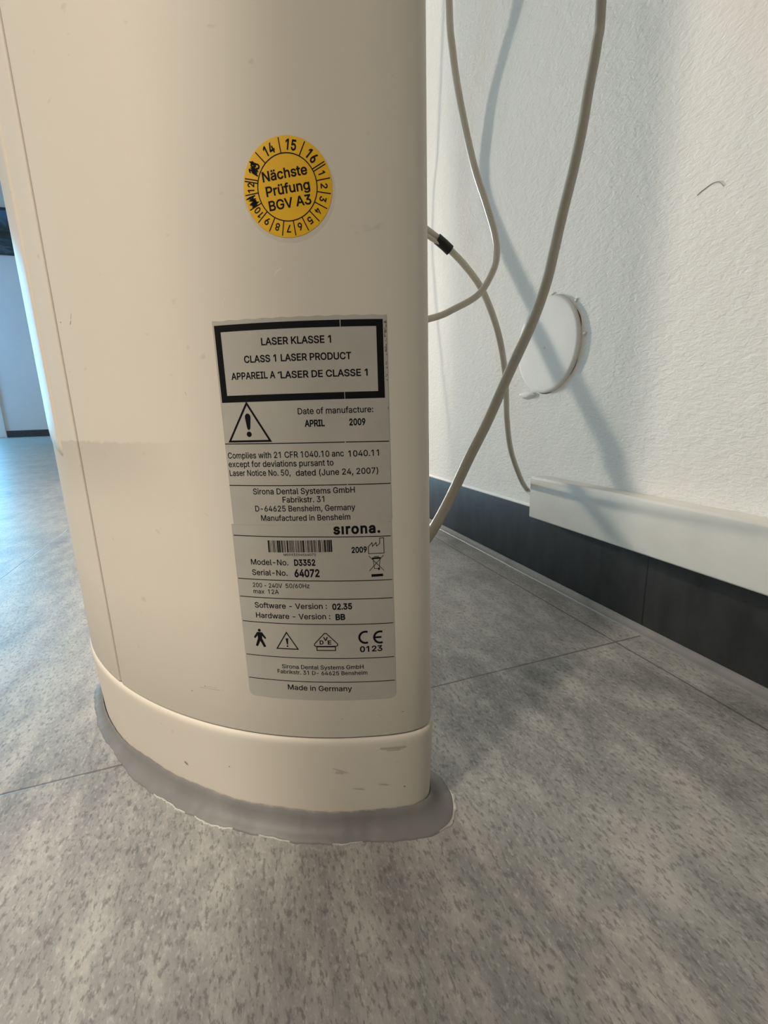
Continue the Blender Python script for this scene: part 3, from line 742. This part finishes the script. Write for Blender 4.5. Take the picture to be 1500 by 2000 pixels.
lo = patch('rating_label', SL-1.1, SR-0.15,
           lambda s: 73.4-0.016*(s-SL)+(2.6*(1-math.sqrt(max(0, 1-((SL+1.5-s)/2.6)**2))) if s < SL+1.5 else 0)+(2.6*(1-math.sqrt(max(0, 1-((s-(SR-2.75))/2.6)**2))) if s > SR-2.75 else 0),
           lambda s: 156.75, 0.12, LABEL, column, rows=26)
lo['label'] = 'off-white rating plate label with barcode and symbols'
HP = 0.165
p = Print(HP)
p.text('s\u0131rona.', 233.9, 152.35, 253.15, 4.05, 24, space=62)
for z in (151.2, 131.4, 122.9, 110.9, 94.2, 82.2): p.ribbon([(SL-0.6, z+0.55), (226, z+0.1), (SR-0.6, z-0.75)], 0.36)
p.text('M5993394564072', 211.6, 142.95, 225.6, 1.05, 0)
p.text('Model-No.', 196.3, 138.7, 213.2, 2.5, 3)
p.text('D3352', 216.0, 138.6, 225.0, 2.65, 22)
p.text('Serial-No.', 196.4, 133.9, 212.5, 2.5, 3)
p.text('64072', 215.8, 133.45, 226.5, 3.25, 22)
p.text('200 - 240V', 196.1, 128.2, 209.6, 2.0, 0)
p.text('50/60Hz', 211.3, 128.25, 221.85, 2.0, 0)
p.text('max', 196.1, 125.25, 201.2, 2.0, 0)
p.text('12A', 202.9, 125.3, 207.9, 2.0, 0)
p.text('Software - Version :', 196.05, 118.45, 228.9, 2.5, 3)
p.text('02.35', 231.4, 118.0, 239.8, 2.65, 22)
p.text('Hardware - Version :', 196.15, 113.55, 230.1, 2.5, 3)
p.text('BB', 232.6, 113.05, 236.55, 2.65, 22)
p.text('2009', 241.0, 143.8, 247.3, 2.45, 20)
p.text('0123', 242.65, 96.95, 252.5, 2.65, 14)
p.text('Sirona Dental Systems GmbH', 206.35, 88.95, 243.75, 1.95, 2, y1=88.6)
p.text('Fabrikstr. 31 D- 64625 Bensheim', 204.0, 86.3, 245.35, 1.95, 2, y1=85.5)
p.text('Made in Germany', 208.35, 78.1, 238.0, 2.55, 3, y1=77.4)
p.build('lettering', INK, lo)
p = Print(HP)
r2 = random.Random(5)
x = 204.9
while x < 232.3:
    w = r2.choice((0.2, 0.2, 0.24, 0.42, 0.62))
    p.rect(x, 144.5, min(x+w, 232.75), 149.85)
    x += w+r2.choice((0.16, 0.2, 0.2, 0.38, 0.52))
p.build('barcode', INK, lo)
# factory, crossed-out bin, person, warning, approval house and CE signs
p = Print(HP)
p.ribbon([(248.1, 143.1), (248.1, 146.2), (249.7, 147.9), (249.9, 146.3), (251.4, 147.9), (251.6, 146.3), (253.0, 147.4), (253.0, 149.75), (254.75, 149.75), (254.75, 143.0)], 0.28, True)
p.build('factory_symbol', INK, lo)
p = Print(HP)
p.ribbon([(248.1, 135.2), (254.5, 142.1)], 0.26); p.ribbon([(254.5, 135.1), (248.1, 142.1)], 0.26)
p.ribbon([(249.9, 140.9), (250.4, 136.2), (252.4, 136.2), (253.0, 140.9)], 0.24)
p.ribbon([(249.5, 140.9), (253.2, 140.9)], 0.75); p.ribbon([(250.3, 141.6), (252.4, 141.6)], 0.3)
p.disc(252.3, 136.0, 0.5); p.rect(248.95, 132.5, 254.0, 133.7)
p.build('bin_symbol', INK, lo)
p = Print(HP)
p.disc(196.95, 107.3, 0.72)
p.poly([[(195.75, 106.4), (198.2, 106.4), (200.0, 103.6), (199.4, 103.1), (198.0, 104.6), (198.0, 103.2), (199.6, 99.4), (198.5, 99.0), (196.95, 102.0), (195.5, 99.2), (194.5, 99.6), (195.9, 103.3), (195.9, 104.7), (194.55, 103.2), (193.95, 103.7)]])
p.build('person_symbol', INK, lo)
p = Print(HP)
p.ribbon([(209.8, 106.9), (204.8, 98.85), (214.6, 98.75)], 0.5, True)
p.poly([[(209.15, 104.0), (210.45, 104.0), (210.05, 100.9), (209.6, 100.9)]]); p.disc(209.8, 100.15, 0.42)
p.build('warning_symbol', INK, lo)
p = Print(HP)
p.ribbon([(227.0, 106.6), (227.9, 106.6), (232.6, 101.5), (232.7, 100.7), (232.1, 100.25), (222.7, 100.3), (222.2, 100.8), (222.4, 101.6)], 0.42, True)
p.ribbon([(223.25, 100.1), (223.25, 98.35), (231.6, 98.2), (231.6, 100.0)], 0.42, True)
p.text('V', 226.45, 103.1, 228.4, 1.7, 18); p.text('D', 224.75, 101.3, 226.3, 1.85, 18); p.text('E', 228.4, 101.25, 229.8, 1.85, 18)
p.build('approval_symbol', INK, lo)
p = Print(HP)
def arc(cx, cy, r, a0, a1, n=18): return [(cx+r*math.cos(math.radians(a0+(a1-a0)*i/n)), cy+r*math.sin(math.radians(a0+(a1-a0)*i/n))) for i in range(n+1)]
p.ribbon(arc(245.25, 104.05, 2.75, 68, 292), 0.95, sub=9)
p.ribbon(arc(251.85, 103.75, 2.75, 68, 292), 0.95, sub=9)
p.rect(249.3, 103.3, 252.4, 104.2)
p.build('conformity_mark', INK, lo)

# dirt along the right border of the upper sheet
p = Print(0.19)
for i in range(46):
    z = 236-abs(rnd.gauss(0, 13)); s = 257.75+rnd.uniform(-0.2, 0.5)
    p.disc(s, z, rnd.uniform(0.08, 0.28), rnd.uniform(0.15, 0.6), 8)
p.build('edge_grime', mat_plain('brown_grime', (0.17, 0.145, 0.105, 1), 0.8), up)

# round inspection sticker
SC = (224.1, 281.5)
def disc_sheet(name, cx, cz, r, h, mat, parent, base=0.0):
    rings, n = [0.35, 0.7, 0.97, 1.0], 72
    verts, faces = [surf(cx, cz, h)], []
    for k in rings:
        for i in range(n):
            a = 2*math.pi*i/n
            hh = h if k < 1 else h-0.04
            verts.append(surf(cx+r*k*math.cos(a), cz+r*k*math.sin(a), hh))
    for i in range(n):
        a = 2*math.pi*i/n
        verts.append(surf(cx+(r+0.06)*math.cos(a), cz+(r+0.06)*math.sin(a), base))
    for i in range(n): faces.append((0, 1+i, 1+(i+1) % n))
    for k in range(len(rings)):
        for i in range(n): faces.append((1+k*n+i, 1+(k+1)*n+i, 1+(k+1)*n+(i+1) % n, 1+k*n+(i+1) % n))
    return mesh_obj(name, verts, faces, mat, parent, angle=50)
FILM = Mat('clear_film', (0.80, 0.74, 0.63, 1), 0.22, 0.6)
FILM.b.inputs['Alpha'].default_value = 0.22
st = disc_sheet('inspection_sticker', *SC, 16.15, 0.17, YELLOW, column)
st['label'] = 'round yellow inspection sticker with black numbers'
disc_sheet('clear_film', SC[0]+0.45, SC[1]-1.05, 16.75, 0.07, FILM.m, st)
TA = math.radians(6.2); RA = 7.5
def rot(x, y): return (SC[0]+x*math.cos(TA)-y*math.sin(TA), SC[1]+x*math.sin(TA)+y*math.cos(TA))
p = Print(0.21)
p.ribbon(arc(SC[0], SC[1], 10.75, 0, 360, 72)[:-1], 0.36, True, sub=9)
def spoke(deg, w=0.36, r0=10.75, r1=15.7, shift=0.0):
    a = math.radians(deg); c, s_ = math.cos(a), math.sin(a)
    p.ribbon([(SC[0]+r0*c-shift*s_, SC[1]+r0*s_+shift*c), (SC[0]+r1*c-shift*s_, SC[1]+r1*s_+shift*c)], w)
for k in (1, 2, 3): spoke(27.4+35*k)
for a in (27.4, 167.6): spoke(a, shift=-0.42); spoke(a, shift=0.42)
for k in range(1, 12): spoke(27.4-18.32*k)
q = Print(0.21, rot)
q.text('Nächste', -8.25, 3.05, 7.9, 3.05, 10)
q.text('Prüfung', -7.8, -1.75, 8.0, 3.05, 10)
q.text('BGV A3', -7.6, -6.4, 7.75, 3.05, 10)
def radial(txt, deg, r, cap, w, bold):
    a = math.radians(deg-90)
    def xf(x, y): return (SC[0]+x*math.cos(a)-(y+r)*math.sin(a), SC[1]+x*math.sin(a)+(y+r)*math.cos(a))
    t = Print(0.21, xf); t.text(txt, -w/2, 0, w/2, cap, bold)
    b = len(p.v); p.v.extend(t.v); p.f.extend(tuple(i+b for i in f) for f in t.f)
for i, y in enumerate(('16', '15', '14', '13')): radial(y, 27.4+35*(i+0.5), 11.75, 3.1, 3.6, 16)
for i in range(12): radial(str(i+1), 27.4-18.32*(i+0.5), 12.1, 2.35, 0.75 if i == 0 else 1.45 if i < 9 else 3.0, 10)
b = len(p.v); p.v.extend(q.v); p.f.extend(tuple(i+b for i in f) for f in q.f)
p.build('lettering', INK, st)
for cen, turn, seed in ((150.0, 0.55, 3), (196.5, 0.35, 9)):
    p = Print(0.24)
    r3 = random.Random(seed)
    a = math.radians(cen); cx, cy = SC[0]+13.3*math.cos(a), SC[1]+13.3*math.sin(a)
    pts = []
    for i in range(15):
        k = (i/14-0.5)*3.3+r3.uniform(-0.35, 0.35)
        w = 1.45*(1 if i % 2 else -1)*r3.uniform(0.25, 1)
        t = a+math.pi/2+turn
        pts.append((cx+k*math.cos(t)+w*math.cos(a), cy+k*math.sin(t)+w*math.sin(a)))
    p.ribbon([tuple(c)[:2] for c in catmull([(x, y, 0) for x, y in pts], 4)], 0.48, sub=9)
    p.build('marker_scribble', INK, st)

# scuffs and specks of dirt on the lacquer
SCUFF = mat_plain('grey_brown_scuff', (0.155, 0.125, 0.09, 1), 0.8)
SMEAR = mat_plain('pale_brown_smear', (0.47, 0.42, 0.34, 1), 0.7)
PALE = mat_plain('pale_scratch', (0.74, 0.69, 0.60, 1), 0.6)
def mark(h, mat, strokes):
    for pts, w in strokes:
        m = Print(h)
        if len(pts) == 1: m.disc(pts[0][0], pts[0][1], w, w*0.7, 10)
        else: m.ribbon(pts, w, sub=1.0)
        m.build('scuff', mat, column)
mark(0.03, SCUFF, [([(106.0, 250.3), (104.6, 248.0)], 0.18), ([(104.4, 247.2), (103.1, 245.8)], 0.4), ([(93.3, 248.0)], 0.45)])
mark(0.03, PALE, [([(217.2, 253.4), (218.0, 254.4), (219.5, 255.2)], 0.35), ([(196.6, 246.8), (195.2, 245.0), (195.0, 243.2)], 0.18)])
mark(0.03, SMEAR, [([(159.8, 72.1), (166, 72.6), (172.2, 72.9)], 0.32), ([(163.4, 73.5), (170.5, 73.9)], 0.2), ([(173.3, 212.6), (174.0, 211.2)], 0.3)])
mark(0.03, SCUFF, [([(154.3, 68.9)], 0.35), ([(163.2, 73.4)], 0.35), ([(260.9, 64.2), (261.8, 64.1)], 0.3), ([(232.7, 62.8)], 0.25)])
mark(0.02, SCUFF, [([(140.9, 22.6), (142.9, 21.6)], 0.75), ([(172.0, 29.3)], 0.4), ([(261.3, 22.1)], 0.45)])
mark(0.42, SMEAR, [([(226.9, 35.8), (230, 34.6), (233.8, 33.2)], 0.5), ([(228, 33.5), (231.5, 33.1)], 0.8), ([(248.6, 26.0), (253.0, 25.2)], 0.35), ([(236, 24.2), (241, 23.8)], 0.3)])
mark(0.92, SMEAR, [([(250.0, 46.2), (256.5, 46.0), (262.0, 45.6)], 0.7), ([(253.0, 44.9), (259.5, 44.7)], 0.5)])

# ------------------------------------------------------------------ sealant round the foot of the column
def foot_sealant():
    root = empty('sealant_joint', (0, 0, 0), 'smeared grey silicone joint on the floor around the foot of cream column', 'sealant')
    N = 420
    r4 = random.Random(12)
    ph = [r4.uniform(0, 6.28) for _ in range(8)]
    def near(s): return s if s < 450 else s-TOTAL
    def wob(s): return 0.45*math.sin(s*0.11+ph[0])+0.3*math.sin(s*0.29+ph[1])+0.16*math.sin(s*0.83+ph[2])
    def top(s): return (9.6 if near(s) > 110 else 5.0+4.6*max(0, near(s)-60)/50)+0.4*math.sin(s*0.13+ph[3])+0.25*math.sin(s*0.61+ph[4])+0.15*math.sin(s*1.7+ph[5])
    def wid(s):
        w = (8.2 if near(s) > 120 else 5.5+2.7*max(0, near(s)-60)/60)+wob(s)
        d = abs(s-285)
        if d < 40: w += 3.2*(0.5+0.5*math.cos(math.pi*d/40))
        return w
    prof = [(0.00, 1.00), (0.06, 0.96), (0.17, 0.72), (0.32, 0.47), (0.52, 0.28), (0.74, 0.16), (0.93, 0.10), (1.00, 0.04), (1.015, 0.0)]
    verts, faces = [], []
    for i in range(N):
        s = TOTAL*i/N
        w, t = wid(s), top(s)
        for a, z in prof: verts.append(surf(s, t*z+(0.07*wob(s*2.3) if 0.2 < a < 0.9 else 0), -0.55+a*(w+0.55)))
    m = len(prof)
    for i in range(N):
        j = (i+1) % N
        for k in range(m-1): faces.append((i*m+k, i*m+k+1, j*m+k+1, j*m+k))
    mesh_obj('bead', verts, faces, SEALANT, root, angle=70)
    # ragged whitish edges where old adhesive peels
    for s0, s1, wd, seed in ((122, 147, 1.1, 1), (153, 176, 1.5, 2), (190, 206, 0.7, 3), (272, 287, 1.9, 4), (226, 240, 0.6, 5)):
        r5 = random.Random(seed)
        v, f = [], []
        n = int((s1-s0)/0.5)
        for i in range(n+1):
            s = s0+(s1-s0)*i/n
            env = min(1, 4*i/n, 4*(n-i)/n+0.15)
            o = wid(s)
            a = o-0.25; b = o+max(0.05, wd*env*r5.uniform(0.35, 1.0))
            v += [surf(s, 0.25, a), surf(s, 0.75, a+(b-a)*0.45), surf(s, 0.5, b), surf(s, 0.0, b+0.1)]
        for i in range(n):
            for k in range(3): f.append((i*4+k, i*4+k+1, i*4+5+k, i*4+4+k))
        mesh_obj('peeling_edge', v, f, FLAKE, root, angle=20)
foot_sealant()

# ------------------------------------------------------------------ cable duct on the wall
duct = empty('cable_duct', (0, 0, 0), 'long white plastic cable duct fixed on the wall above dark skirting', 'cable duct')
DX, DY1, DZ0, DZ1 = 0.3222, 0.4205, 0.0765, 0.1238
def duct_parts():
    y0 = -0.348
    # base channel: floor and back
    def prism(name, prof, mat, ya=y0, yb=DY1):
        n = len(prof)
        v = [(x, ya, z) for x, z in prof]+[(x, yb, z) for x, z in prof]
        f = [(i, (i+1) % n, n+(i+1) % n, n+i) for i in range(n)]+[tuple(range(n))[::-1], tuple(range(n, 2*n))]
        return mesh_obj(name, v, f, mat, duct, angle=40)
    t = 0.0012
    prism('duct_base', [(WX-0.0004, DZ1-0.0002), (DX+0.0016, DZ1-0.0002), (DX+0.0016, DZ1-0.0002-t), (WX-t, DZ1-0.0002-t), (WX-t, DZ0+t), (DX+0.0016, DZ0+t), (DX+0.0016, DZ0+0.0002), (WX-0.0004, DZ0+0.0002)], DUCT)
    r = 0.0022
    prof = [(DX+0.0013, DZ1+0.0002), (DX+r*0.55, DZ1)]
    for a in (30, 60, 90): prof.append((DX+r-r*math.sin(math.radians(a)), DZ1-r+r*math.cos(math.radians(a))))
    for a in (90, 60, 30, 0): prof.append((DX+r-r*math.sin(math.radians(a)), DZ0+r-r*math.cos(math.radians(a))))
    prof += [(DX+0.0045, DZ0), (DX+0.0045, DZ0+t), (DX+t+r*0.5, DZ0+t), (DX+t, DZ0+r+t), (DX+t, DZ1-r-t), (DX+0.0013, DZ1-t)]
    prism('duct_cover', prof, DUCT, yb=DY1+0.0004)
duct_parts()

# ------------------------------------------------------------------ round blank cover on the wall
def blank_cover():
    root = empty('wall_blank_cover', (0, 0, 0), 'round white blank cover painted over on the rough wall', 'cover plate')
    cy, cz, R = 0.4275, 0.2655, 0.0500
    rings = [(0.0, 0.0038), (0.5, 0.0039), (0.92, 0.0038), (0.97, 0.0036), (0.99, 0.0029), (1.0, 0.0016), (1.0, 0.0), (0.99, -0.001)]
    n = 96
    v, f = [(WX-rings[0][1], cy, cz)], []
    for k, h in rings[1:]:
        for i in range(n):
            a = 2*math.pi*i/n
            # lower right side stands off the wall a little
            tilt = 0.0008*max(0, math.cos(a+math.radians(40)))*k if h > 0.0005 else 0
            v.append((WX-h-tilt, cy-R*k*math.cos(a), cz+R*k*math.sin(a)))
    for i in range(n): f.append((0, 1+i, 1+(i+1) % n))
    for k in range(len(rings)-2):
        for i in range(n): f.append((1+k*n+i, 1+(k+1)*n+i, 1+(k+1)*n+(i+1) % n, 1+k*n+(i+1) % n))
    mesh_obj('plate', v, f, PLASTER_SMOOTH, root, angle=50)
    # central screw dimple, painted shut
    v, f = [], []
    for k, h in ((0.0, 0.0040), (0.0006, 0.0041), (0.0011, 0.0046), (0.0015, 0.0045), (0.0021, 0.0037)):
        for i in range(14):
            a = 2*math.pi*i/14
            v.append((WX-h, cy+0.0012-k*math.cos(a), cz-0.002+k*math.sin(a)*0.9))
    for k in range(4):
        for i in range(14): f.append((k*14+i, k*14+(i+1) % 14, k*14+14+(i+1) % 14, k*14+14+i))
    mesh_obj('screw_cap', v, f, PLASTER_SMOOTH, root, angle=60)
    # dark gap and paint crumbs round the rim
    GAP = mat_plain('dark_gap', (0.10, 0.075, 0.065, 1), 0.8)
    for a0, a1, wd in ((14, 34, 0.0011), (-42, -22, 0.0006), (-104, -78, 0.0011)):
        v, f = [], []
        for i in range(25):
            a = math.radians(a0+(a1-a0)*i/24); e = math.sin(math.pi*i/24)
            for r in (R-0.0002, R+wd*(0.35+0.65*e)):
                v.append((WX-0.0004, cy-r*math.cos(a), cz+r*math.sin(a)))
        for i in range(24): f.append((i*2, i*2+1, i*2+3, i*2+2))
        mesh_obj('rim_gap', v, f, GAP, root)
    def crumb(name, y, z, sy, sz, h, seed):
        r6 = random.Random(seed); v, f = [(WX-h, y, z)], []
        for k, hh in ((0.5, h*0.85), (0.85, h*0.5), (1.0, 0)):
            for i in range(12):
                a = 2*math.pi*i/12; q = r6.uniform(0.8, 1.2)
                v.append((WX-hh, y+sy*k*q*math.cos(a), z+sz*k*q*math.sin(a)))
        for i in range(12): f.append((0, 1+i, 1+(i+1) % 12))
        for k in range(2):
            for i in range(12): f.append((1+k*12+i, 13+k*12+i, 13+k*12+(i+1) % 12, 1+k*12+(i+1) % 12))
        mesh_obj(name, v, f, PLASTER_SMOOTH, root, angle=25)
    crumb('paint_crumb', cy-0.0545, cz+0.004, 0.0022, 0.0022, 0.0025, 1)
    crumb('paint_crumb', cy+0.031, cz-0.0515, 0.017, 0.0042, 0.0045, 2)
    crumb('paint_crumb', cy-0.0395, cz+0.0375, 0.002, 0.002, 0.0015, 3)
    crumb('paint_crumb', cy-0.004, cz+0.0515, 0.004, 0.0012, 0.0015, 4)
PLASTER_SMOOTH = mat_plain('painted_cover', (0.79, 0.775, 0.745, 1), 0.65, 0.3, var=0.02, bump=0.25, scale=30)
blank_cover()

# ------------------------------------------------------------------ cables behind the column
def cable(name, pts, r, mat, label, n=12):
    v, f = tube(catmull(pts, n), r, 18)
    return tag(mesh_obj(name, v, f, mat, angle=80), label, 'cable')
K = [(0.18, 0.30, 1.15), (0.25, 0.325, 0.85), (0.297, 0.338, 0.62), (0.301, 0.335, 0.4992), (0.2953, 0.3304, 0.4667), (0.2862, 0.3258, 0.4331), (0.2788, 0.3212, 0.4074), (0.2686, 0.3165, 0.3754), (0.2567, 0.3119, 0.3418), (0.2471, 0.3073, 0.3149), (0.2385, 0.3035, 0.2915), (0.2253, 0.3004, 0.2633), (0.2027, 0.2973, 0.2239), (0.1841, 0.2942, 0.1913), (0.1672, 0.2912, 0.1654), (0.1506, 0.2881, 0.1383), (0.135, 0.285, 0.1168), (0.1245, 0.297, 0.093), (0.128, 0.33, 0.062), (0.150, 0.37, 0.040), (0.185, 0.43, 0.042), (0.225, 0.515, 0.085), (0.2563, 0.5892, 0.1729), (0.2621, 0.6025, 0.211), (0.2704, 0.6215, 0.2636), (0.2797, 0.6429, 0.3218), (0.2893, 0.665, 0.3854), (0.2985, 0.6861, 0.4575), (0.3007, 0.6913, 0.4998), (0.2981, 0.6853, 0.5592), (0.2938, 0.6755, 0.5924), (0.2898, 0.6661, 0.6206), (0.2848, 0.6546, 0.6836), (0.27, 0.63, 0.85), (0.25, 0.60, 1.15)]  # rear leg behind the column is added, shaped to cast the bent wall shadow
cable('power_cable', K, 0.0038, CABLE_GREY, 'thick grey-beige cable sweeping down in front of the blank wall cover to behind the column')
A = [(0.10, 0.27, 1.1), (0.135, 0.283, 0.75), (0.146, 0.286, 0.52), (0.1473, 0.285, 0.4319), (0.1484, 0.2825, 0.406), (0.1523, 0.28, 0.3799), (0.1604, 0.2775, 0.3479), (0.1684, 0.275, 0.3255), (0.1736, 0.2725, 0.3079), (0.1738, 0.2705, 0.2954), (0.1724, 0.2738, 0.2859), (0.1654, 0.2775, 0.2743), (0.1507, 0.2812, 0.2661), (0.134, 0.285, 0.2599), (0.09, 0.283, 0.252), (0.05, 0.271, 0.249), (0.024, 0.2675, 0.248)]
cable('data_cable', A, 0.0021, CABLE_WHITE, 'thin cream cable hanging beside the column and bending back in a hook behind it')
B = [(0.016, 0.281, 0.360), (0.05, 0.287, 0.352), (0.10, 0.298, 0.336), (0.1407, 0.3, 0.3166), (0.1512, 0.3, 0.3101), (0.1664, 0.3, 0.2989), (0.18, 0.3, 0.2851), (0.1896, 0.3, 0.2687), (0.2017, 0.3078, 0.2527), (0.215, 0.3208, 0.2357), (0.2265, 0.3338, 0.2165), (0.2373, 0.3468, 0.1907), (0.2634, 0.3765, 0.1599), (0.3004, 0.4117, 0.1271), (0.332, 0.442, 0.1065), (0.335, 0.432, 0.100), (0.333, 0.412, 0.096)]
def taped_cable():
    root = empty('taped_cable', (0, 0, 0), 'thin cream cable with a black tape band running down into the duct end', 'cable')
    v, f = tube(catmull(B, 12), 0.0023, 18, lambda t: 0.85+0.4*t)
    mesh_obj('sheath', v, f, CABLE_WHITE, root, angle=80)
    v, f = tube(catmull([(0.018, 0.278, 0.353), (0.05, 0.283, 0.345), (0.10, 0.2955, 0.331), (0.1392, 0.2985, 0.3130), (0.1462, 0.2985, 0.3103), (0.1540, 0.2995, 0.3068)], 10), 0.0013, 14)
    mesh_obj('strand', v, f, CABLE_WHITE, root, angle=80)
    v, f = tube(catmull([(0.1463, 0.2996, 0.3126), (0.1512, 0.2996, 0.3096), (0.1560, 0.2997, 0.3063)], 6), 0.0034, 20)
    o = mesh_obj('tape_band', v, f, TAPE, root, angle=50)
    o['label'] = 'black tape band'
taped_cable()
v, f = tube(catmull([(0.3417, 0.2712, 0.3480), (0.3416, 0.2680, 0.3495), (0.3416, 0.2654, 0.3501), (0.3416, 0.2605, 0.3512), (0.3416, 0.2557, 0.3501), (0.3417, 0.2520, 0.3460)], 8), 0.00022, 8)
tag(mesh_obj('hair', v, f, mat_plain('grey_hair', (0.28, 0.26, 0.24, 1), 0.6)), 'short dark curved hair stuck to the rough white wall', 'hair')
